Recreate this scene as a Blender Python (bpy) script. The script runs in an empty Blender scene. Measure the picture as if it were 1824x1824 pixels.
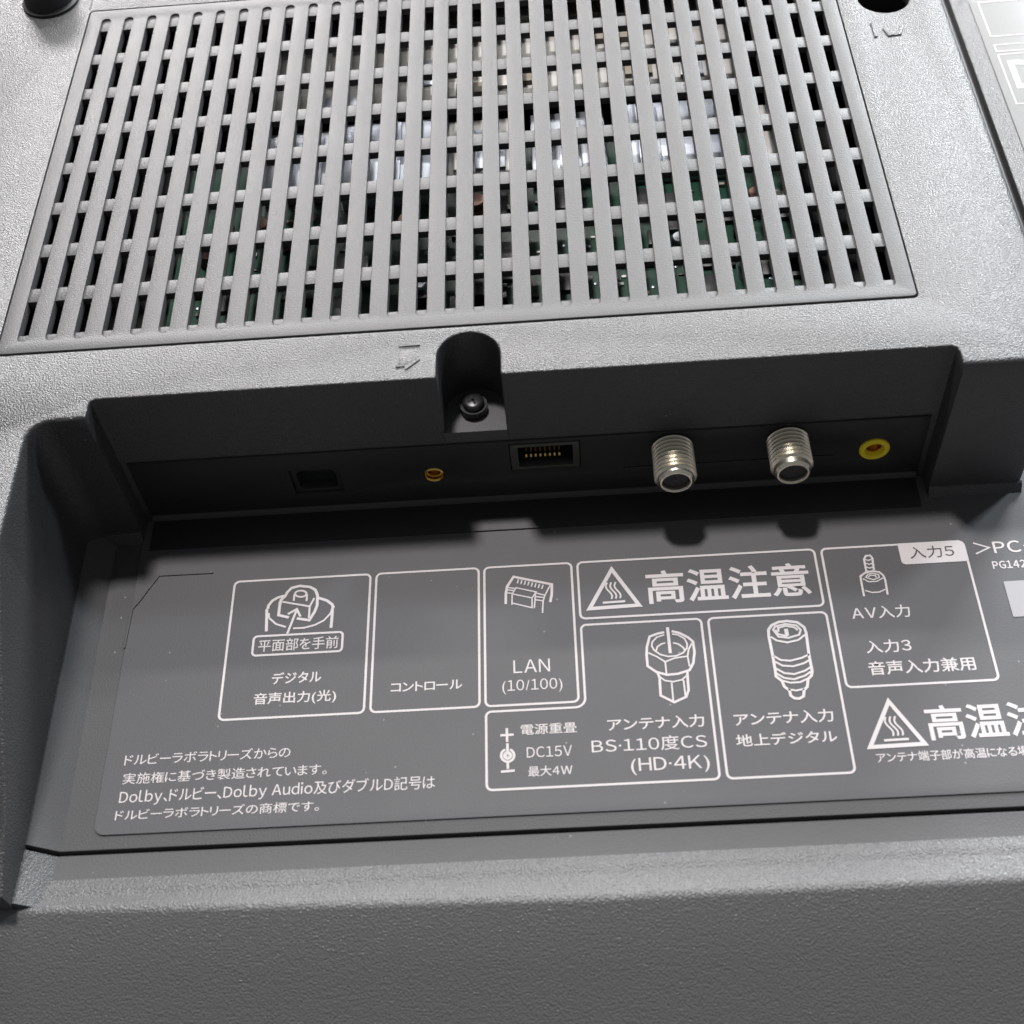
import bpy, bmesh, math, random
from mathutils import Matrix, Vector
from mathutils.geometry import tessellate_polygon
random.seed(7)
MM = 0.001
H = 85.0                       # the set lies face down: its back surface is H mm above the ground
C = bpy.context.scene.collection
sc = bpy.context.scene

# ------------------------------------------------------------------ camera
R = Matrix(((0.9973235713, 0.0577750639, 0.0448077681), (-0.0202064115, 0.8067786163, -0.5905082262), (-0.0702665996, 0.5880223688, 0.8057867576)))
CP = Vector((112.93, -264.51, 200.35)); FPX = 2416.33
cd = bpy.data.cameras.new('camera'); cam = bpy.data.objects.new('camera', cd); C.objects.link(cam)
cd.sensor_width = 36; cd.lens = FPX / 1824 * 36; cd.clip_start = .01; cd.clip_end = 50
cam.matrix_world = Matrix.Translation((CP + Vector((0, 0, H))) * MM) @ R.to_4x4()
cd.dof.use_dof = True; cd.dof.focus_distance = .305; cd.dof.aperture_fstop = 26
sc.camera = cam

# ------------------------------------------------------------------ light
w = bpy.data.worlds.new('World'); sc.world = w; w.use_nodes = True
w.node_tree.nodes['Background'].inputs[0].default_value = (.93, .96, 1, 1); w.node_tree.nodes['Background'].inputs[1].default_value = .16
def lamp(d, dist, sx, sy, power, col):
    l = bpy.data.lights.new('ceiling_lamp', 'AREA'); l.shape = 'RECTANGLE'; l.size = sx; l.size_y = sy; l.energy = power; l.color = col
    o = bpy.data.objects.new('ceiling_lamp', l); C.objects.link(o)
    p = Vector(d).normalized() * dist
    o.location = p + Vector((.1, -.05, H * MM)); o.rotation_euler = (-p).to_track_quat('-Z', 'Y').to_euler()
lamp((-5, 11.0, 41.5), 1.8, .14, .14, 31, (1, .955, .945))       # nearly overhead, short hard shadows
lamp((35, 25, 41.5), 2.3, .22, .22, 21, (.84, .92, 1))         # right and behind, 45 degree shadows
lamp((2, 39, 41.5), 2.4, .9, .09, 20, (1, .98, .95))           # rows of tubes receding behind
lamp((4, 76, 36), 3.2, 1.2, .40, 30, (1, .98, .97))
lamp((-30, 80, 36), 3.6, 1.2, .5, 105, (1, .975, .97))
lamp((40, 74, 36), 3.6, 1.0, .5, 138, (.94, .975, 1))
sc.view_settings.view_transform = 'Standard'; sc.view_settings.look = 'None'; sc.view_settings.exposure = 0; sc.view_settings.gamma = 1

# ------------------------------------------------------------------ materials
def mat(name, col, rough=.5, metal=0, grain=0, gs=1500, spec=.5, speck=0, coat=0):
    m = bpy.data.materials.new(name); m.use_nodes = True; nt = m.node_tree; b = nt.nodes['Principled BSDF']
    b.inputs['Base Color'].default_value = (*col, 1); b.inputs['Roughness'].default_value = rough; b.inputs['Metallic'].default_value = metal
    b.inputs['Specular IOR Level'].default_value = spec
    tc = nt.nodes.new('ShaderNodeNewGeometry')
    if grain:
        n = nt.nodes.new('ShaderNodeTexNoise'); n.inputs['Scale'].default_value = gs; n.inputs['Detail'].default_value = 1.0; n.inputs['Roughness'].default_value = .6
        nt.links.new(tc.outputs['Position'], n.inputs['Vector'])
        bp = nt.nodes.new('ShaderNodeBump'); bp.inputs['Strength'].default_value = 1; bp.inputs['Distance'].default_value = grain * MM
        nt.links.new(n.outputs['Fac'], bp.inputs['Height']); nt.links.new(bp.outputs['Normal'], b.inputs['Normal'])
    if speck:      # stray dust: few pale specks with a size of their own
        vo = nt.nodes.new('ShaderNodeTexVoronoi'); vo.inputs['Scale'].default_value = 330
        nt.links.new(tc.outputs['Position'], vo.inputs['Vector'])
        rmp = nt.nodes.new('ShaderNodeMapRange'); rmp.inputs[1].default_value = .085; rmp.inputs[2].default_value = .05; rmp.inputs[3].default_value = 0; rmp.inputs[4].default_value = 1
        nt.links.new(vo.outputs['Distance'], rmp.inputs[0])
        gt = nt.nodes.new('ShaderNodeMath'); gt.operation = 'GREATER_THAN'; gt.inputs[1].default_value = 1 - .35 * speck
        sep = nt.nodes.new('ShaderNodeSeparateColor'); nt.links.new(vo.outputs['Color'], sep.inputs[0]); nt.links.new(sep.outputs[0], gt.inputs[0])
        mu = nt.nodes.new('ShaderNodeMath'); mu.operation = 'MULTIPLY'; nt.links.new(rmp.outputs[0], mu.inputs[0]); nt.links.new(gt.outputs[0], mu.inputs[1])
        mx = nt.nodes.new('ShaderNodeMix'); mx.data_type = 'RGBA'; mx.inputs[6].default_value = (*col, 1); mx.inputs[7].default_value = (.24, .24, .235, 1)
        nt.links.new(mu.outputs[0], mx.inputs[0]); nt.links.new(mx.outputs[2], b.inputs['Base Color'])
    n2 = nt.nodes.new('ShaderNodeTexNoise'); n2.inputs['Scale'].default_value = 60; n2.inputs['Detail'].default_value = 4
    nt.links.new(tc.outputs['Position'], n2.inputs['Vector'])
    mr = nt.nodes.new('ShaderNodeMapRange'); mr.inputs[3].default_value = max(.02, rough - .05); mr.inputs[4].default_value = rough + .05
    nt.links.new(n2.outputs['Fac'], mr.inputs[0]); nt.links.new(mr.outputs[0], b.inputs['Roughness'])
    return m
DK = (.050, .050, .052)
M = dict(
    cover=mat('grained_plastic', DK, .36, 0, .20, 2600, .7, .25),
    grille=mat('fine_grained_plastic', (.06, .059, .06), .47, 0, .07, 3000, .52),
    plate=mat('satin_plastic', (.080, .080, .082), .60, 0, .07, 2600, .4, .4),
    film=mat('label_film_plastic', (.098, .097, .101), .60, 0, .05, 3600, .4, .55),
    rail=mat('coarse_grained_plastic', (.125, .125, .127), .31, 0, .25, 2300, .4, .3),
    dark=mat('black_plastic', (.021, .021, .022), .55, 0, .02, 1500),
    hole=mat('matt_black', (.006, .006, .006), .8),
    print=mat('grey_white_ink', (.62, .58, .58), .6),
    ink=mat('dark_ink', (.06, .06, .06), .6),
    nickel=mat('nickel_plate', (.85, .80, .67), .27, .95),
    gold=mat('gold_contact', (.85, .58, .16), .25, 1),
    yellow=mat('yellow_plastic', (.97, .78, .03), .4),
    steel=mat('dull_steel', (.12, .12, .11), .5, 1),
    shield=mat('bright_tinplate', (.48, .51, .57), .45, .9),
    alu=mat('aluminium', (.42, .44, .48), .45, .9),
    sheet=mat('galvanised_sheet', (.50, .49, .47), .5, .3),
    board=mat('green_circuit_board', (.010, .050, .030), .38),
    chip=mat('black_chip', (.02, .02, .02), .4),
    cap=mat('tan_component', (.30, .26, .20), .5),
    copper=mat('copper_winding', (.22, .13, .10), .5, .6),
    white=mat('white_connector', (.7, .7, .68), .5),
    shutter=mat('smoked_shutter', (.02, .022, .022), .22),
    screw=mat('blackened_steel', (.035, .035, .035), .34, .6),
    rating=mat('silver_label', (.10, .102, .10), .42, 0, .02, 3000, .7),
    patch=mat('grey_sticker', (.36, .35, .36), .55),
)

# ------------------------------------------------------------------ helpers (all numbers in mm, z from the back surface)
def link(name, me, m, parent):
    o = bpy.data.objects.new(name, me); C.objects.link(o)
    if m is not None and not me.materials: me.materials.append(M[m])
    o.parent = parent
    return o
def mesh(name, V, F, m, parent, smooth=None):
    me = bpy.data.meshes.new(name); me.from_pydata([(x * MM, y * MM, z * MM) for x, y, z in V], [], F)
    bm = bmesh.new(); bm.from_mesh(me); bmesh.ops.recalc_face_normals(bm, faces=bm.faces); bm.to_mesh(me); bm.free()
    if smooth is not None:
        me.polygons.foreach_set('use_smooth', [True] * len(me.polygons)); me.set_sharp_from_angle(angle=math.radians(smooth))
    return link(name, me, m, parent)
def slab(name, loops, z0, z1, m, parent, N=3, plane='z', bottom=True):
    """prism with rounded upper edges. loops: outer counter-clockwise, holes clockwise; vertex = (x, y, radius[, (dx, dy) inward])"""
    V, F, caps, bots = [], [], [], []
    for lp in loops:
        n = len(lp); dirs = []
        for i, p in enumerate(lp):
            if len(p) > 3: dirs.append(Vector(p[3])); continue
            a = Vector(lp[i - 1][:2]); b = Vector(p[:2]); c = Vector(lp[(i + 1) % n][:2])
            d1 = (b - a).normalized(); d2 = (c - b).normalized()
            n1 = Vector((-d1.y, d1.x)); n2 = Vector((-d2.y, d2.x)); k = 1 + n1.dot(n2)
            dirs.append((n1 + n2) / max(k, .35))
        rings = []
        for k in range(N + 2):
            ring = []
            for p, d in zip(lp, dirs):
                r = p[2]
                if k == 0: ins, z = 0, z1
                else:
                    t = (k - 1) / N * math.pi / 2; ins = r * (1 - math.cos(t)); z = z0 - r + r * math.sin(t)
                ring.append(len(V)); V.append((p[0] + d.x * ins, p[1] + d.y * ins, z))
            rings.append(ring)
        for a, b in zip(rings, rings[1:]):
            for i in range(n):
                j = (i + 1) % n; F.append((a[i], a[j], b[j], b[i]))
        caps.append(rings[-1]); bots.append(rings[0])
    for grp, flip in ((caps, 0), (bots, 1)):
        if flip and not bottom: continue
        flat = [i for g in grp for i in g]
        tri = tessellate_polygon([[Vector((V[i][0], V[i][1], 0)) for i in g] for g in grp])
        for t in tri:
            f = tuple(flat[i] for i in t)
            if len(set(f)) == 3: F.append(f)
    if plane == 'y': V = [(x, z, y) for x, y, z in V]      # drawn in x-z, facing -y: z0 is given as -y
    me = bpy.data.meshes.new(name)
    if plane == 'y': V = [(x, -y, z) for x, y, z in V]
    me.from_pydata([(x * MM, y * MM, z * MM) for x, y, z in V], [], F)
    bm = bmesh.new(); bm.from_mesh(me); bmesh.ops.remove_doubles(bm, verts=bm.verts, dist=1e-7)
    bmesh.ops.dissolve_degenerate(bm, edges=bm.edges, dist=1e-8); bmesh.ops.recalc_face_normals(bm, faces=bm.faces); bm.to_mesh(me); bm.free()
    ax = 1 if plane == 'y' else 2
    me.polygons.foreach_set('use_smooth', [abs(p.normal[ax]) < .9995 for p in me.polygons]); me.set_sharp_from_angle(angle=math.radians(40))
    return link(name, me, m, parent)
def rect(x0, y0, x1, y1, r=.2, cr=0, n=4):
    if cr <= 0: return [(x0, y0, r), (x1, y0, r), (x1, y1, r), (x0, y1, r)]
    out = []
    for cx, cy, a0 in ((x1 - cr, y0 + cr, -90), (x1 - cr, y1 - cr, 0), (x0 + cr, y1 - cr, 90), (x0 + cr, y0 + cr, 180)):
        for k in range(n + 1):
            a = math.radians(a0 + 90 * k / n); out.append((cx + cr * math.cos(a), cy + cr * math.sin(a), r))
    return out
def circ(cx, cy, R_, r=.2, n=32): return [(cx + R_ * math.cos(2 * math.pi * k / n), cy + R_ * math.sin(2 * math.pi * k / n), r) for k in range(n)]
def rev(lp): return list(reversed(lp))
def box(name, x0, y0, z0, x1, y1, z1, m, parent, r=.15):
    return slab(name, [rect(x0, y0, x1, y1, r)], z1, z0, m, parent, N=2)
def lathe(name, prof, o, axis, m, parent, n=40, smooth=35):
    """prof: (distance along axis, radius)"""
    V, F = [], []
    for t, r in prof:
        for k in range(n):
            a = 2 * math.pi * k / n; c, s = r * math.cos(a), r * math.sin(a)
            V.append((o[0] + c, o[1] - t, o[2] + s) if axis == 'y' else (o[0] + c, o[1] + s, o[2] + t))
    for i in range(len(prof) - 1):
        for k in range(n):
            j = (k + 1) % n; F.append((i * n + k, i * n + j, (i + 1) * n + j, (i + 1) * n + k))
    F.append(tuple(range(n))); F.append(tuple(range((len(prof) - 1) * n, len(prof) * n)))
    return mesh(name, V, F, m, parent, smooth)
def onz(u, v, z):
    d = R @ Vector(((u - 912) / FPX, -(v - 912) / FPX, -1)); return CP + d * ((z - CP.z) / d.z)

# ------------------------------------------------------------------ the set
tv = bpy.data.objects.new('television', None); C.objects.link(tv); tv.location = (0, 0, H * MM)
tv['label'] = 'back of a charcoal television with vent grille, terminal recess and printed connector labels'; tv['category'] = 'television'

FL = -41.5                     # level of the printed floor of the terminal recess
RIM, WALL = -83.6, -88.5
def arc(cx, cy, r, a0, a1, n, rad): return [(cx + r * math.cos(math.radians(a0 + (a1 - a0) * k / n)), cy + r * math.sin(math.radians(a0 + (a1 - a0) * k / n)), rad) for k in range(n + 1)]
def outline(notch=True, rim=RIM, s=1.0):
    e, b = .35 * s, .9 * s
    o = [(-70, -117, 0), (5.6, -117, b, (-1, 0))]
    o += [(5.6, -97, b)] + arc(10.4, -93.3, 4.8, 180, 90, 5, b)
    o += [(15.0, WALL, b), (16.9, WALL, .9 * s), (17.2, WALL + .4, e), (17.2, rim - 1.5, e), (17.5, rim - .4, e), (18.4, rim, e)]
    if notch:
        o += [(87.0, rim, e), (87.3, rim + .3, e), (87.3, -78.1, e)] + arc(93.75, -78.1, 6.45, 180, 0, 14, e)[1:] + [(100.2, rim + .3, e), (100.5, rim, e)]
    o += [(188.6, rim, e), (189.5, rim - .4, e), (189.9, rim - 1.5, e), (189.9, WALL + .4, e), (190.2, WALL, .9 * s), (192, WALL, b)]
    o += [(208.5, WALL, b), (209.7, WALL + .5, 1.3 * s), (210.2, WALL + 1.8, 1.3 * s), (210.2, 112, 1.3 * s), (-70, 112, b)]
    return o
GX0, GX1, GY0, GY1 = -5.0, 185.0, -70.1, 51.7
hole = rev(rect(GX0, GY0, GX1, GY1, .14, 1.2, 3)); screwhole = rev(circ(196.2, 32.1, 6.2, .4))
def cover_step(name, loops, z0, z1):
    return slab(name, loops, z0, z1, 'cover', tv)
cav = rev(rect(-60, -70.0, 205, 108, 0))
cover = cover_step('back_cover', [outline(), hole, screwhole], 0, -3)
walls = slab('cover_wall', [outline(s=0), cav], -3, -20.8, 'cover', cover)
lowo = [p for p in outline(False, s=0)]
lowo = [(p[0], -73 if abs(p[1] - RIM) < .1 else p[1], 0) for p in lowo]
# the pocket behind the terminal plate
lw = []
for p in outline(False, s=0):
    if abs(p[1] - RIM) < .05:
        x = 18.4 if p[0] < 100 else 188.6
        lw += [(x, RIM, 0), (x + (3 if x < 100 else -3), RIM, 0)] if x < 100 else [(x - 3, RIM, 0), (x, RIM, 0)]
        if x < 100: lw += [(x + 3, -73, 0)]
        else: lw[-2:-2] = [(x - 3, -73, 0)]
    else: lw.append(p)
slab('cover_wall', [lw, cav], -20.8, FL - 1, 'cover', cover)
# left shoulder of the cover; downward slope added to shorten its shadow
sh = slab('shoulder', [[(-70, -173.2, .9), (5.0, -173.2, .9), (5.6, -160, .9), (5.6, -145, .9), (5.6, -130, .9), (5.6, -117, .9, (-1, 0)), (-70, -117, 0)]], 0, -42.5, 'cover', cover)
for v in sh.data.vertices:
    k = 1 - min(max(-.1172 - v.co.y, 0) / .0540, 1) * .80
    v.co.z = -.0425 + (v.co.z + .0425) * k
box('notch_ledge', 86.9, -83.5, -20.9, 100.6, -71.0, -17.5, 'plate', cover, .2)
# screw standing on the ledge
sp = onz(843, 718, -15.2)
scr = lathe('screw', [(-2.6, 2.9), (-.5, 2.9), (-.5, 2.3), (.3, 2.3), (.6, 2.05), (.8, 1.6), (.85, .01)], (sp.x, sp.y, -15.0), 'z', 'screw', tv, 36, 40)
for a in (25, 115):
    s_, c_ = math.sin(math.radians(a)), math.cos(math.radians(a)); V = []
    for zz in (-14.7, -14.13):
        for l, q_ in ((-1.2, -.25), (1.2, -.25), (1.2, .25), (-1.2, .25)): V.append((sp.x + l * c_ - q_ * s_, sp.y + l * s_ + q_ * c_, zz))
    mesh('cross_slot', V, [(0, 1, 2, 3), (4, 5, 6, 7), (0, 1, 5, 4), (1, 2, 6, 5), (2, 3, 7, 6), (3, 0, 4, 7)], 'hole', scr)
# tube of the upper screw hole
tb = slab('screw_well', [circ(196.2, 32.1, 8.2, 0), rev(circ(196.2, 32.1, 6.4, 0))], -2.9, -36, 'dark', cover)
lathe('screw', [(0, 4), (1.2, 4), (2.2, 2.8), (2.5, 0.01)], (196.2, 32.1, -36), 'z', 'screw', tv)
# groove that runs on above the grille
gl = []
def ridge(name, pts, wdt, hgt, z, m, parent):
    """thin raised line with sloping flanks"""
    V, F = [], []; n = len(pts)
    for i, p in enumerate(pts):
        a = Vector(pts[max(i - 1, 0)]); b = Vector(pts[min(i + 1, n - 1)]); d = (b - a).normalized(); nn = Vector((-d.y, d.x)); P = Vector(p)
        for s_, zz in ((-1, z - .1), (-.55, z + hgt), (.55, z + hgt), (1, z - .1)):
            q_ = P + nn * s_ * wdt / 2; V.append((q_.x, q_.y, zz))
    for i in range(n - 1):
        for k in range(3): F.append((i * 4 + k, i * 4 + k + 1, i * 4 + k + 5, i * 4 + k + 4))
    F += [(0, 1, 2, 3), tuple(4 * (n - 1) + k for k in range(4))]
    return mesh(name, V, F, m, parent)
ridge('seam_line', [(-5.2, 52.3), (-5.2, 111)], .5, .12, 0, 'dark', cover)
# embossed arrows
def px0(pts): return [tuple(onz(u, v, 0)[:2]) for u, v in pts]
def emboss(pts, hgt=.22):
    q_ = px0(pts)
    A = sum(q_[i][0] * q_[(i + 1) % len(q_)][1] - q_[(i + 1) % len(q_)][0] * q_[i][1] for i in range(len(q_)))
    if A < 0: q_.reverse()
    return slab('embossed_arrow', [[(x, y, .12) for x, y in q_]], hgt, -.1, 'cover', cover, N=2)
emboss([(712, 625), (735, 623), (747, 634), (724, 650), (708, 650)], .06)
for a, b in (((711, 618), (748, 615)), ((705, 654), (721, 653)), ((722, 659), (747, 641))): ridge('embossed_line', px0([a, b]), .5, .28, 0, 'grille', cover)
emboss([(1550, 42), (1556, 40), (1563, 66), (1558, 67)], .3); emboss([(1572, 52), (1580, 50), (1588, 58), (1600, 56), (1603, 47), (1610, 46), (1606, 62), (1582, 65)], .3)
# black peg at the upper left with its collar
peg = lathe('locating_peg', [(-.2, 7.4), (.8, 7.4), (1.2, 6.6), (6.0, 6.3), (7.2, 5.4), (7.4, 3.2), (6, 2.6), (6, .01)], (-16.3, 57.2, 0), 'z', 'dark', tv)

# ------------------------------------------------------------------ vent grille
PIT, HW, NS = 6.0, 1.14, 31
ST, SB = 46.7, -65.2            # centres of the slots' round ends
inner = []
for c in range(NS):             # lower scallops, left to right; a hole runs clockwise, so reverse at the end
    inner += [(c * PIT + HW * math.cos(math.radians(a)), SB + HW * math.sin(math.radians(a)), .11, (math.cos(math.radians(a)), math.sin(math.radians(a)))) for a in range(180, 361, 30)]
for c in range(NS - 1, -1, -1):
    inner += [(c * PIT + HW * math.cos(math.radians(a)), ST + HW * math.sin(math.radians(a)), .11, (math.cos(math.radians(a)), math.sin(math.radians(a)))) for a in range(0, 181, 30)]
grille = slab('vent_grille', [rect(GX0 + .28, GY0 + .62, GX1 - .28, GY1 - .25, .14, 1.0, 3), rev(inner)], -.05, -2.4, 'grille', tv)
sl = None
for c in range(NS - 1):
    x0, x1 = c * PIT + HW, (c + 1) * PIT - HW
    if sl is None:
        xm = (x0 + x1) / 2
        sl = slab('slat', [[(x0, SB, .11, (1, 0)), (x1, SB, .11, (-1, 0)), (x1, ST, .11, (-1, 0)), (x0, ST, .11, (1, 0))]], -.05, -2.4, 'grille', grille)
    else:
        o = sl.copy(); C.objects.link(o); o.location.x = c * PIT * MM
Y0, RP, HO = 43.13, 13.9, 9.9
ribs = [(Y0, ST + HW + 1.5)] + [(Y0 - r * RP, Y0 - (r - 1) * RP - HO) for r in range(1, 8)] + [(SB - HW - 1, Y0 - 7 * RP - HO)]
for a, b in ribs: box('rib', -2.2, a, -2.3, 182.2, b, -.55, 'grille', grille, .1)

# ------------------------------------------------------------------ inside: board, chassis and parts
box('chassis_sheet', -58, -69, -41, 204, 107, -39.5, 'hole', tv)
BZ = -13.0
bd = box('circuit_board', 25, -68.5, BZ - 1.6, 170, 4, BZ, 'board', tv)
ch = box('inner_shield', 42, 11, -9.4, 160, 70, -8.4, 'sheet', tv)
def comp(kind, x, y, w_, d_, h_, m, z=BZ): return box(kind, x, y, z - .05, x + w_, y + d_, z + h_, m, bd, .25)
for x, y, w_, d_, h_, m in ((63, -17, 21, 27, 3.6, 'shield'), (130, -15, 26, 25, 3.8, 'shield'), (88, -11, 18, 20, 3.0, 'sheet'), (108, -14, 18, 24, 2.6, 'alu'), (44, -14, 16, 23, 3.0, 'alu'), (159, -12, 8, 20, 2.4, 'sheet')):
    s_ = box('shield_can', x, y, BZ - .2, x + w_, y + d_, BZ + h_, m, tv, .5)
    for k in range(int(w_ / 5.2)):
        box('cooling_fin', x + 1.4 + k * 5.2, y + 1, BZ + h_ - .1, x + 3.4 + k * 5.2, y + d_ - 1 - random.uniform(0, 6), BZ + h_ + .8, random.choice((m, 'alu', 'shield')), s_, .2)
for k in range(20):
    x, y = random.uniform(43, 150), random.uniform(12, 50)
    box('pressed_rib', x, y, -8.5, x + random.uniform(4, 14), y + random.uniform(3, 12), -8.4 + random.uniform(.4, 2.0), random.choice(('sheet', 'sheet', 'shield', 'alu', 'cap')), ch, .3)
for i in range(210):
    x, y = random.uniform(27, 164), random.uniform(-66, -18); t = random.random()
    if t < .40: comp('resistor', x, y, random.uniform(1, 2), random.uniform(.6, 1.2), .5, random.choice(('chip', 'white', 'steel')))
    elif t < .68: comp('ceramic_capacitor', x, y, random.uniform(1.2, 2.4), random.uniform(.8, 1.4), .9, random.choice(('cap', 'steel', 'cap', 'shield')))
    elif t < .86: comp('integrated_circuit', x, y, random.uniform(4, 10), random.uniform(4, 9), 1.2, 'chip')
    elif t < .91: lathe('capacitor_can', [(0, 1.9), (3.6, 1.9), (4, 1.6), (4, .01)], (x, y, BZ), 'z', 'alu', bd, 18)
    elif t < .94: lathe('wound_inductor', [(0, 2.2), (.5, 2.5), (.9, 2), (2.4, 2), (2.8, 2.5), (3.2, 2.2), (3.2, .01)], (x, y, BZ), 'z', 'copper', bd, 18)
    else: comp('pin_header', x, y, random.uniform(3, 6), 1.8, 2.4, random.choice(('chip', 'white', 'chip')))
for i in range(110):
    lathe('solder_joint', [(0, .55), (.3, .4), (.45, .01)], (random.uniform(27, 164), random.uniform(-66, -18), BZ), 'z', 'shield', bd, 8)

# ------------------------------------------------------------------ terminal plate and sockets
PY = -(RIM - .45)               # the plate's front stands a little proud of the recess wall
tholes = [rev(rect(52.4, -34.9, 63.2, -26.5, .25)), rev(circ(83.4, -30.7, 2.3, .12, 24)), rev(rect(100.2, -30.8, 115.2, -21.9, .2)),
          rev(circ(177.9, -30.6, 3.3, .12, 28))]
plate = slab('terminal_plate', [rect(18.6, FL - .5, 188.4, -20.9, .3)] + tholes, PY, PY - 1.4, 'dark', tv, N=2, plane='y')
ridge_v = box('plate_lip', 18.8, RIM - .9, FL - .4, 188.2, RIM - .2, FL + 2.2, 'plate', plate, .3)
def ybox(name, x0, z0, x1, z1, y0, y1, m, parent, r=.12): return slab(name, [rect(x0, z0, x1, z1, r)], -y0, -y1, m, parent, N=2, plane='y')
# optical output with shutter
op = slab('optical_output', [rect(52.45, -34.85, 63.15, -26.55, .15), rev(rect(53.6, -33.9, 62.0, -27.6, .2, 1.2, 3))], -(RIM + .2), -(RIM + 6), 'dark', tv, N=2, plane='y')
ybox('shutter', 53.4, -34, 62.2, -27.5, RIM + 2.2, RIM + 3, 'shutter', op)
# control socket: gold lined jack
def jack(name, x, z, ro, ri, y, m, liner):
    j = lathe(name, [(-9, ro), (0, ro), (.25, ro - .25), (.2, ri + .2), (-.4, ri), (-9, ri)], (x, y, z), 'y', m, tv, 28)
    lathe('contact_liner', [(-8.8, ri - .02), (-.9, ri - .02), (-.9, ri - .3), (-4.0, ri - .35), (-4.2, .01)], (x, y, z), 'y', liner, j, 24)
    return j
jack('control_jack', 83.4, -30.7, 2.25, 1.75, RIM - .4, 'gold', 'gold')
jk = jack('input_jack', 177.9, -30.6, 3.25, 1.95, RIM - .75, 'yellow', 'gold')
# network socket
ln = slab('network_socket', [rect(100.3, -30.7, 115.1, -22.0, .25, .4, 2), rev([(102.0, -29.5, .15), (113.6, -29.5, .15), (113.6, -22.9, .15), (102.0, -22.9, .15)])],
          -(RIM - .7), -(RIM + 10), 'steel', tv, N=2, plane='y')
ybox('socket_back', 101.8, -29.7, 113.8, -22.6, RIM + 9, RIM + 10.5, 'hole', ln)
ybox('socket_liner', 101.9, -29.8, 113.7, -29.1, RIM + .5, RIM + 9, 'hole', ln)
for k in range(8):
    x = 103.6 + k * 1.02; V, F = [], []
    pr = [(1.3, -28.6), (1.7, -28.15), (2.3, -28.2), (3.0, -28.75), (3.8, -28.3), (6.5, -27.9)]
    for y_, z_ in pr: V += [(x - .2, RIM + y_, z_), (x + .2, RIM + y_, z_), (x + .2, RIM + y_, z_ - .25), (x - .2, RIM + y_, z_ - .25)]
    for i in range(len(pr) - 1):
        for q_ in range(4): F.append((i * 4 + q_, i * 4 + (q_ + 1) % 4, i * 4 + 4 + (q_ + 1) % 4, i * 4 + 4 + q_))
    F += [(0, 1, 2, 3), tuple(4 * len(pr) - 4 + q_ for q_ in range(4))]
    mesh('contact', V, F, 'gold', ln)
# threaded antenna sockets
for x, z, ly in ((134.7, -25.7, 10.2), (158.9, -25.5, 9.9)):
    prof = [(-.6, 4.6), (.25, 4.6), (.4, 3.9)]
    t = .5
    while t < ly - 1.9:
        prof += [(t, 3.85), (t + .40, 4.45), (t + .56, 4.45), (t + .94, 3.85)]; t += .97
    prof += [(ly - 1.5, 3.85), (ly - .6, 3.75), (ly, 3.3), (ly, 3.0), (ly - .3, 2.85), (ly - 5, 2.8), (ly - 5, .01)]
    f = lathe('antenna_socket', prof, (x, RIM, z), 'y', 'nickel', tv, 48, 20)
    lathe('insulator', [(ly - 3, 2.75), (ly - 1.0, 2.75), (ly - 1.0, .5), (ly - 2, .4)], (x, RIM, z), 'y', 'dark', f, 28)
    lathe('pin_hole', [(ly - 2.2, .45), (ly - .95, .45), (ly - .95, .25), (ly - 2, .2)], (x, RIM, z), 'y', 'steel', f, 12)
box('shade_strip', 18.8, -92.2, FL - .3, 188.2, RIM - .3, FL + .45, 'dark', plate, .2)  # added black strip standing in for shade; narrows the light patch below the notch
box('shielding_case', 124.5, RIM - .75, -33.4, 169.5, RIM - .3, -31.8, 'dark', plate, .1)

# ------------------------------------------------------------------ floor of the recess, label film
body = slab('body', [rect(-70, -171, 330, 112, 1, 3)], -44, -H, 'dark', tv)
fp = slab('floor_plate', [rect(4, -161.55, 330, -70, .15)], FL - .4, -44.1, 'plate', tv)
film = slab('label_film', [rect(16.9, -158.75, 228, -80, .12, 2.2, 6)], FL, FL - .5, 'film', tv)
sp_ = slab('side_panel', [rect(231.9, -69.6, 330, 112, .3, 1, 2)], FL, -44.05, 'cover', tv)
slab('floor_strip', [rect(211, -69.6, 230.2, 112, .1)], FL, -44.05, 'dark', fp)
sfl = slab('rating_label', [rect(237.1, -40, 300, 88.5, .1, 1.5, 4)], FL + .25, FL - .1, 'rating', sp_)
# sloped strip where the left wall meets the floor
V = []
for y in (WALL - .1, -161.5):
    V += [(4.8, y, -37.9), (5.9, y, -37.9), (10.9, y, FL - .38), (4.8, y, FL - .5)]
mesh('wall_fillet', V, [(0, 1, 5, 4), (1, 2, 6, 5), (2, 3, 7, 6), (3, 0, 4, 7), (0, 1, 2, 3), (4, 5, 6, 7)], 'plate', fp)
V = []
for y in (-162.4, -172.8):
    V += [(4.8, y, -38.2), (5.7, y, -38.2), (10.4, y, FL - .7), (4.8, y, FL - .9)]
mesh('wall_fillet', V, [(0, 1, 5, 4), (1, 2, 6, 5), (2, 3, 7, 6), (3, 0, 4, 7), (0, 1, 2, 3), (4, 5, 6, 7)], 'rail', fp)
# lower back walls of the recess meet the floor with a small rounded foot
for x0, x1 in ((6, 17.0), (190.1, 210)):
    V = []
    for x in (x0, x1): V += [(x, WALL + .3, FL + 2.2), (x, WALL - .25, FL + 2.0), (x, WALL - 1.6, FL - .3), (x, WALL + .3, FL - .6)]
    mesh('wall_foot', V, [(0, 1, 5, 4), (1, 2, 6, 5), (2, 3, 7, 6), (3, 0, 4, 7), (0, 1, 2, 3), (4, 5, 6, 7)], 'cover', cover)
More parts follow.
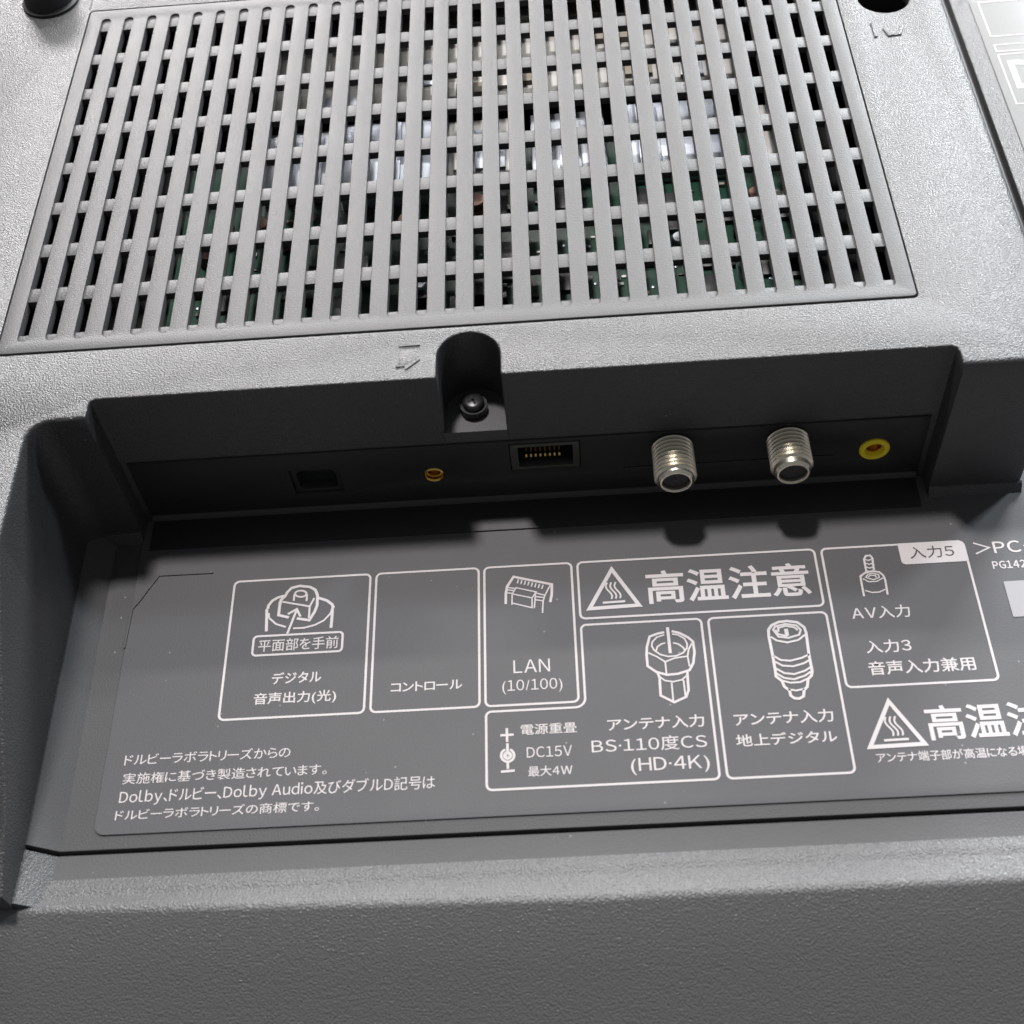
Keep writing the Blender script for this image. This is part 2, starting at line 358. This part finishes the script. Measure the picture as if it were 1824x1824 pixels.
# bottom rail: strip, small rise, rounded edge, face falling away to the front
def railprof(x):
    e = -173.0 - 2.8 * min(max(x / 110, 0), 1) ** .8       # the rounded edge drifts forward to the right
    p = [(-162.35, -44.2), (-162.35, -42.3), (-162.6, -42.12), (-167.2, -42.1), (-167.9, -41.95), (-168.7, -41.65), (-169.5, -41.5), (-170.5, -41.55), (-171.0, -41.5)]
    p += [(-171.0 + (e + 171.0) * t, -41.5 + 1.15 * t ** .9) for t in (.3, .6, .85)]
    for a in (80, 90, 100, 110, 120): p.append((e + .3 + 2.6 * math.cos(math.radians(a)), -42.95 + 2.6 * math.sin(math.radians(a))))
    y, z = p[-1]
    return p + [(y - 10, z - 6.4), (y - 44, z - 31), (-166, -84)]
V, F = [], []
NX = 40
for k in range(NX + 1):
    x = -70 + 400 * k / NX
    for y, z in railprof(x): V.append((x, y, z))
n = len(railprof(0))
for k in range(NX):
    for i in range(n - 1): F.append((k * n + i, k * n + i + 1, (k + 1) * n + i + 1, (k + 1) * n + i))
F += [tuple(range(n)), tuple(range(NX * n, NX * n + n))]
rail = mesh('bottom_rail', V, F, 'rail', tv, 30)
rail.data.materials.append(M['plate'])
for p in rail.data.polygons:
    if p.center.y > -.1675: p.material_index = 1
# moulded corner line on the plate
def pf(u, v): p = onz(u, v, FL); return (p.x, p.y)
ridge('corner_mark', [pf(222, 1155), pf(236, 1086), pf(246, 1075), pf(284, 1026), pf(380, 1021)], .5, .3, FL, 'plate', film)

# ------------------------------------------------------------------ printing on the film
PZ = FL + .07; zc = [0]
def stroke(pts, wd, closed=False, name='printed_icon', m='print', parent=None, raw=False):
    """flat mitred ribbon; several polylines may form one icon"""
    V, F = [], []
    for pl in pts:
        P = [Vector(p) if raw else Vector(pf(*p)) for p in pl]; cl = closed
        if len(P) > 2 and (P[0] - P[-1]).length < .03: P.pop(); cl = True
        n = len(P); zc[0] = (zc[0] + 1) % 5; z = PZ + zc[0] * .012; b0 = len(V)
        for i in range(n):
            d1 = (P[i] - P[i - 1]).normalized() if (i or cl) else None; d2 = (P[(i + 1) % n] - P[i]).normalized() if (i < n - 1 or cl) else None
            d1 = d1 or d2; d2 = d2 or d1
            nn = Vector((-d1.y, d1.x)) + Vector((-d2.y, d2.x)); k = nn.length
            nn = nn / max(k, .2); L = min(1 / max(k / 2, .4), 2) * wd / 2
            for s_ in (-1, 1): q_ = P[i] + nn * L * s_; V.append((q_.x, q_.y, z))
        for i in range(n if cl else n - 1):
            j = (i + 1) % n; F.append((b0 + 2 * i, b0 + 2 * i + 1, b0 + 2 * j + 1, b0 + 2 * j))
    me = bpy.data.meshes.new(name); me.from_pydata([(x * MM, y * MM, z * MM) for x, y, z in V], [], F)
    bm = bmesh.new(); bm.from_mesh(me)
    for f in bm.faces:
        f.normal_update()
        if f.normal.z < 0: f.normal_flip()
    bm.to_mesh(me); bm.free()
    return link(name, me, m, parent or film)
def ell(cx, cy, a, b, a0=0, a1=360, n=20, sk=0):
    """ellipse arc in picture coordinates, 0 = right, 90 = down, sk shears it with the text lines"""
    return [(cx + a * math.cos(math.radians(a0 + (a1 - a0) * k / n)), cy + b * math.sin(math.radians(a0 + (a1 - a0) * k / n)) + sk * a * math.cos(math.radians(a0 + (a1 - a0) * k / n))) for k in range(n + 1)]
LW = .48
def frame(x0, yb, x1, yt, cr=1.1):
    pts = [(p[0], p[1]) for p in rect(x0, yb, x1, yt, 0, cr, 4)]
    stroke([pts + [pts[0]]], LW, name='printed_frame', raw=True)
def fr(bl, tr, **k): a, b = pf(*bl), pf(*tr); frame(a[0], a[1], b[0], b[1], **k)
def X(u, v): return pf(u, v)[0]
def Yv(u, v): return pf(u, v)[1]
T = (Yv(418.7, 1035.4) + Yv(852, 1013.7) + Yv(1461, 978.4)) / 3
B1 = (Yv(648.9, 1269.7) + Yv(865.5, 1258.8)) / 2
B4 = (Yv(1034, 1103.4) + Yv(1467, 1078.4)) / 2; T5 = (Yv(1247.6, 1101.7) + Yv(1260, 1102.3) + Yv(1470, 1090.5)) / 3
B5 = (Yv(1283, 1387) + Yv(1525, 1377.4) + Yv(867, 1407.8)) / 3; B7 = (Yv(1509.5, 1225.8) + Yv(1779, 1210)) / 2
x1l, x1r = (X(418.7, 1035.4) + X(389.9, 1280.4)) / 2, (X(659.6, 1023.8) + X(648.9, 1269.7)) / 2
x2l, x2r = (X(670.3, 1024.7) + X(660.4, 1269.7)) / 2, (X(852.3, 1013.7) + X(854.8, 1259.6)) / 2
x3l, x3r = (X(862.2, 1013.7) + X(865.5, 1258.8)) / 2, (X(1016.8, 1004.7) + X(1031.6, 1250.6)) / 2
x4l, x4r = (X(1028.3, 1004.7) + X(1034.1, 1103.4)) / 2, (X(1449.5, 978.4) + X(1467.4, 1078.4)) / 2
x5r = (X(1247.6, 1101.7) + X(1283.1, 1387)) / 2; x6l = (X(1260.3, 1102.3) + X(1296.8, 1387)) / 2; x6r = (X(1470, 1090.5) + X(1525.3, 1377.4)) / 2
x7l, x7r = (X(1461, 978.4) + X(1509.5, 1225.8)) / 2, (X(1714.7, 962.6) + X(1779, 1210)) / 2
frame(x1l, B1, x1r, T); frame(x2l, B1, x2r, T); frame(x3l, B1, x3r, T); frame(x4l, B4, x4r, T); frame(x6l, B5, x6r, T5); frame(x7l, B7, x7r, T)
# L-shaped frame round the satellite antenna field
g = B1 - 1.25
def corner(cx, cy, r, a0, a1, n=5): return [(cx + r * math.cos(math.radians(a0 + (a1 - a0) * k / n)), cy + r * math.sin(math.radians(a0 + (a1 - a0) * k / n))) for k in range(n + 1)]
xl = X(866.5, 1340); c = 1.1
L5 = corner(xl + c, B5 + c, c, 180, 270) + corner(x5r - c, B5 + c, c, 270, 360) + corner(x5r - c, T5 - c, c, 0, 90) + corner(x4l + c, T5 - c, c, 90, 180) + corner(x4l - 2.0, g + 2.0, 2.0, 0, -90) + corner(xl + c, g - c, c, 90, 180)
stroke([L5 + [L5[0]]], LW, name='printed_frame', raw=True)
fr((449, 1168.6), (611, 1125.8), cr=.8)
# optical plug icon
k_ = lambda pts: [(380 + x / 6.08, 1000 + y / 6.08) for x, y in pts]
stroke([k_([(590, 520), (600, 480), (640, 430), (700, 395), (770, 375)]), k_([(1135, 395), (1230, 425), (1285, 465), (1305, 505)]),
        k_([(580, 520), (578, 640), (575, 760)]), k_([(1293, 500), (1285, 610), (1275, 722)]),
        k_([(720, 480), (735, 420), (780, 380), (800, 340), (850, 290), (940, 268), (1050, 280), (1105, 310), (1130, 370), (1125, 480), (1100, 545), (1040, 640), (905, 620)]),
        k_([(725, 440), (708, 585), (820, 610)])], .62)
stroke([k_([(605, 615), (680, 680), (785, 712)]), k_([(865, 727), (980, 722), (1100, 690), (1200, 640), (1270, 565), (1285, 520)]),
        k_([(600, 560), (605, 615)]),
        k_([(750, 440), (1045, 490), (1035, 620)]), k_([(1045, 490), (1095, 400)]),
        ell(380 + 948 / 6.08, 1000 + 352 / 6.08, 10.2, 5.6, 0, 360), k_([(878, 360), (872, 430)]), k_([(1016, 360), (1010, 432)])], .42)
stroke([k_([(800, 790), (905, 525)]), k_([(808, 575), (905, 520), (945, 600)])], .5)
# network plug icon
k_ = lambda pts: [(840 + x / 6.08, 980 + y / 6.08) for x, y in pts]
stroke([k_([(370, 585), (372, 470), (385, 395), (455, 290), (870, 372), (868, 480), (852, 565)])], .55)
stroke([k_([(390, 405), (470, 418)]), k_([(385, 432), (455, 440)]), k_([(385, 465), (440, 470)]), k_([(437, 595), (440, 480), (482, 410), (700, 455), (655, 520), (445, 478)]),
        k_([(655, 520), (655, 625), (440, 575)]), k_([(690, 460), (690, 500), (680, 630)]), k_([(700, 468), (795, 490), (850, 385)]), k_([(690, 505), (780, 515)]), k_([(690, 540), (775, 552), (768, 685)]), k_([(795, 490), (775, 552)])]
       + [k_([(508 + q_ * 38, 318 + q_ * 8.5), (495 + q_ * 38, 362 + q_ * 8.5)]) for q_ in range(8)], .30)
# hot surface triangles
def hot(ap, bl, br, sc_):
    ax, ay = ap; m_ = ((bl[0] + br[0]) / 2, (bl[1] + br[1]) / 2)
    f = lambda s_, t: (ap[0] + (m_[0] - ap[0]) * t + (br[0] - bl[0]) * s_ / 2, ap[1] + (m_[1] - ap[1]) * t + (br[1] - bl[1]) * s_ / 2)
    i = [f(0, .05), f(.93, .96), f(-.93, .96)]
    stroke([i + [i[0]]], .85)
    wv = [[f(q_ + .075 * math.sin((t - .36) / .40 * 2 * math.pi * .95 + 3.1) + .10 * (t - .36) / .4 - .05, t) for t in [.36 + .40 * k / 12 for k in range(13)]] for q_ in (-.16, 0, .16)]
    stroke(wv, .36); stroke([[f(-.42, .84), f(.42, .84)]], .5)
hot((1089.2, 1011), (1047, 1088), (1142, 1081), 1); hot((1581.7, 1245.5), (1547, 1335), (1652, 1328.5), 1)
# polarity symbol
k_ = lambda pts: [(840 + x / 6.08, 1240 + y / 6.08) for x, y in pts]
stroke([k_([(382, 350), (386, 500)]), k_([(312, 427), (456, 418)]), k_([(388, 512), (390, 600)]), k_([(392, 720), (394, 790)]), k_([(318, 822), (468, 808)])], .5)
stroke([ell(840 + 391 / 6.08, 1240 + 645 / 6.08, 11.6, 11.2, -70, 250)], .5)
stroke([ell(840 + 391 / 6.08, 1240 + 645 / 6.08, 3.7, 3.5)], 1.0)
# screw-on antenna plug icon
k_ = lambda pts: [(1130 + x / 8.29, 1080 + y / 8.29) for x, y in pts]
stroke([k_([(440, 385), (330, 410), (225, 450), (185, 600), (180, 720), (195, 885), (320, 970), (480, 1015), (640, 1000), (815, 945), (870, 840), (888, 680), (865, 525), (790, 460), (660, 395), (550, 370)])], .52)
stroke([k_([(345, 985), (372, 1060), (388, 1320), (590, 1420), (765, 1340), (800, 1240), (785, 1040), (782, 960)])], .52)
stroke([k_([(440, 425), (330, 460), (265, 530), (255, 590), (290, 650), (380, 715), (500, 745), (620, 735), (720, 690), (775, 620), (780, 560), (740, 480), (640, 425), (555, 412)]),
        k_([(320, 665), (340, 600), (400, 560), (455, 545)]), k_([(570, 540), (650, 560), (720, 610), (745, 650)]),
        k_([(205, 690), (330, 745), (455, 822), (600, 765), (785, 740), (800, 640), (850, 545)]), k_([(455, 822), (475, 1010)]), k_([(785, 740), (815, 890)]),
        k_([(375, 1045), (450, 1100), (570, 1118), (700, 1090), (770, 1030)]), k_([(550, 1130), (575, 1395)]), k_([(725, 1090), (755, 1330)])], .34)
stroke([k_([(488, 312), (530, 695)])], .62)
# push-on antenna plug icon
k_ = lambda pts: [(1320 + x / 5.7, 1080 + y / 5.7) for x, y in pts]
stroke([k_([(278, 240), (310, 195), (380, 162), (470, 152), (570, 165), (640, 215), (660, 270), (690, 500), (722, 660), (715, 705), (680, 740), (672, 820), (640, 850), (635, 915), (590, 940), (540, 935), (505, 910), (490, 855), (440, 820), (415, 760), (355, 715), (345, 640), (320, 500), (280, 300), (278, 240)])], .58)
stroke([k_([(300, 310), (360, 350), (470, 370), (580, 345), (650, 290)]), k_([(325, 240), (345, 205), (450, 180), (560, 195), (605, 240), (590, 290), (480, 322), (380, 310), (325, 240)]),
        k_([(365, 225), (450, 200), (540, 215), (575, 245)]), k_([(350, 240), (375, 285), (470, 305)]), k_([(330, 505), (400, 548), (500, 555), (620, 525), (690, 490)]), k_([(345, 565), (420, 605), (530, 612), (640, 580), (700, 545)]),
        k_([(350, 630), (440, 680), (540, 690), (650, 655), (705, 620)]), k_([(355, 680), (440, 730), (540, 742), (650, 705), (715, 660)]), k_([(410, 755), (500, 778), (600, 772), (680, 735)]), k_([(480, 845), (560, 858), (640, 840)]),
        k_([(375, 210), (380, 262)])], .42)
stroke([k_([(455, 230), (468, 300)])], .8)
# small plug icon of the input field
k_ = lambda pts: [(1440 + x / 4.75, 950 + y / 4.75) for x, y in pts]
stroke([k_([(490, 330), (470, 220), (485, 192), (520, 188), (540, 210), (555, 325)]), k_([(470, 535), (445, 400), (440, 365), (480, 335), (540, 322), (600, 330), (635, 360), (650, 400), (670, 520)])], .42)
stroke([k_([(475, 222), (505, 232), (540, 220)]), k_([(482, 255), (515, 265), (547, 252)]), k_([(486, 285), (520, 296), (550, 282)]), k_([(492, 318), (525, 326), (555, 315)]),
        k_([(460, 385), (510, 412), (580, 408), (632, 378)]), k_([(485, 375), (500, 350), (540, 340), (590, 350), (600, 375), (550, 395), (485, 375)]), k_([(505, 372), (520, 358), (565, 358), (575, 375)]), k_([(480, 485), (540, 502), (600, 498), (650, 475)])], .28)
# pale tab with dark lettering, blank sticker
a, b = pf(1599, 969), pf(1721, 1000.5)
tx0, tx1, ty0 = X(1603, 990), x7r + .24, (Yv(1607.4, 1005.8) + Yv(1721, 1000.5)) / 2
tab = slab('printed_tab', [[(tx0 + .8, ty0, .01), (tx1, ty0, .01), (tx1, T - 1, .01), (tx1 - .35, T - .2, .01), (tx1 - 1.1, T + .24, .01), (tx0, T + .24, .01), (tx0, ty0 + .8, .01), (tx0 + .25, ty0 + .25, .01)]], PZ + .08, FL - .05, 'print', film, N=1)
s0, s1 = pf(1787.4, 1036), pf(1804.2, 1099.5); sx = (s0[0] + s1[0]) / 2
slab('blank_sticker', [rect(sx, s1[1], sx + (s0[1] - s1[1]), s0[1], .02, .2, 2)], PZ + .05, FL - .05, 'patch', film, N=1)

texts = [('平面部を手前', (459, 1162), (603.7, 1132.4), .004), ('デジタル', (483.6, 1219.6), (573.3, 1194), .012), ('音声出力(光)', (450.7, 1259), (599.6, 1227.8), .012),
    ('コントロール', (695.9, 1233.6), (823.7, 1209.8), .012), ('LAN', (914.8, 1199.6), (979, 1173.3), .0), ('(10/100)', (895, 1237.4), (1001.2, 1207), .0),
    ('電源重畳', (928, 1309.9), (1026.7, 1286), .008), ('DC15V', (938.7, 1350.2), (1018.5, 1327.2), .0), ('最大4W', (941.2, 1383.9), (1019.3, 1361.7), .006),
    ('アンテナ入力', (1082.7, 1303.3), (1253, 1271.8), .012), ('BS·110度CS', (1054.6, 1342.8), (1257.5, 1306.6), .004), ('(HD·4K)', (1125.2, 1381.5), (1262.3, 1344.2), .004),
    ('アンテナ入力', (1308.8, 1294.6), (1482.2, 1262.1), .012), ('地上デジタル', (1312.2, 1330.5), (1489, 1299.7), .012), ('高温注意', (1154, 1076.5), (1437, 1001.5), .016),
    ('AV入力', (1519, 1104.7), (1617.9, 1076.3), .008), ('入力3', (1544.2, 1164.7), (1620, 1137.4), .008), ('音声入力兼用', (1549.5, 1203.7), (1733.7, 1169), .012),
    ('高温注意', (1657, 1319.5), (1928, 1243), .016), ('アンテナ端子部が高温になる場合', (1563, 1359.4), (1850, 1327), .006), ('>PC<', (1738, 988), (1848, 960), .012), ('PG142', (1769.6, 1014), (1825, 997), .02),
    ('ドルビーラボラトリーズからの', (221, 1363.7), (518.4, 1329.5), 0), ('実施権に基づき製造されています。', (217.5, 1397.7), (583, 1360), 0),
    ('Dolby、ドルビー、Dolby Audio及びダブルD記号は', (210.7, 1436.5), (775, 1380.5), 0), ('ドルビーラボラトリーズの商標です。', (204, 1462.3), (569.3, 1426), 0),
    ('入力5', (1622, 996.3), (1695.8, 971), .0)]
side = [('D', 241.4, 46.5, 249.2, 59.0)]
def fullwidth(c): return chr(ord(c) + 0xFEE0) if c.isascii() and (c.isalnum() or c in '<>') else c
glyph = {}
for s_, off in [(t[0], t[3]) for t in texts] + [('D', .02)]:
    for c in s_:
        key = (fullwidth(c), off)
        if c == ' ' or key in glyph: continue
        cu = bpy.data.curves.new('glyph', 'FONT'); cu.body = key[0]; cu.size = 1; cu.resolution_u = 3; cu.offset = off; cu.fill_mode = 'FRONT'
        o = bpy.data.objects.new('glyph', cu); C.objects.link(o); glyph[key] = o
bpy.context.view_layer.update(); dg = bpy.context.evaluated_depsgraph_get()
for key, o in list(glyph.items()):
    me = bpy.data.meshes.new_from_object(o.evaluated_get(dg))
    glyph[key] = ([(v.co.x, v.co.y) for v in me.vertices], [tuple(p.vertices) for p in me.polygons])
    bpy.data.meshes.remove(me); cu = o.data; bpy.data.objects.remove(o); bpy.data.curves.remove(cu)
def place(s_, off, x0, y0, x1, y1, z, m, parent):
    V, F, cur = [], [], 0
    for c in s_:
        if c == ' ': cur += .26; continue
        vs, fs = glyph[(fullwidth(c), off)]; b0 = len(V); lo, hi = min(v[0] for v in vs), max(v[0] for v in vs)
        if c < '\u0100': dx = cur + .055 - lo; cur += hi - lo + .11
        elif '\u3040' <= c <= '\u30ff' or c == '、': dx = cur - lo + .04; cur += max(hi - lo + .10, .42)
        else: dx = cur; cur += 1.0
        V += [(x + dx, y) for x, y in vs]; F += [tuple(i + b0 for i in f) for f in fs]
    a, b, c_, d = min(v[0] for v in V), max(v[0] for v in V), min(v[1] for v in V), max(v[1] for v in V)
    me = bpy.data.meshes.new('printed_text')
    me.from_pydata([((x0 + (x - a) / (b - a) * (x1 - x0)) * MM, (y0 + (y - c_) / (d - c_) * (y1 - y0)) * MM, z * MM) for x, y in V], [], F)
    return link('printed_text', me, m, parent)
for s_, bl, tr, off in texts:
    a, b = pf(*bl), pf(*tr); ink = s_ == '入力5'
    place(s_, off, a[0], a[1], b[0], b[1], PZ + (.15 if ink else 0), 'ink' if ink else 'print', film)
for s_, x0, y0, x1, y1 in side: place(s_, .02, x0, y0, x1, y1, FL + .33, 'print', sfl)
for x0, y0, x1, y1 in ((239.6, 70.5, 262, 87), (239.6, 63.5, 262, 66.5), (239.6, 40, 262, 62)):
    o = stroke([[(x0, y0), (x1, y0), (x1, y1), (x0, y1), (x0, y0)]], .3, name='printed_frame', parent=sfl, raw=True)
    for v in o.data.vertices: v.co.z = (FL + .32) * MM
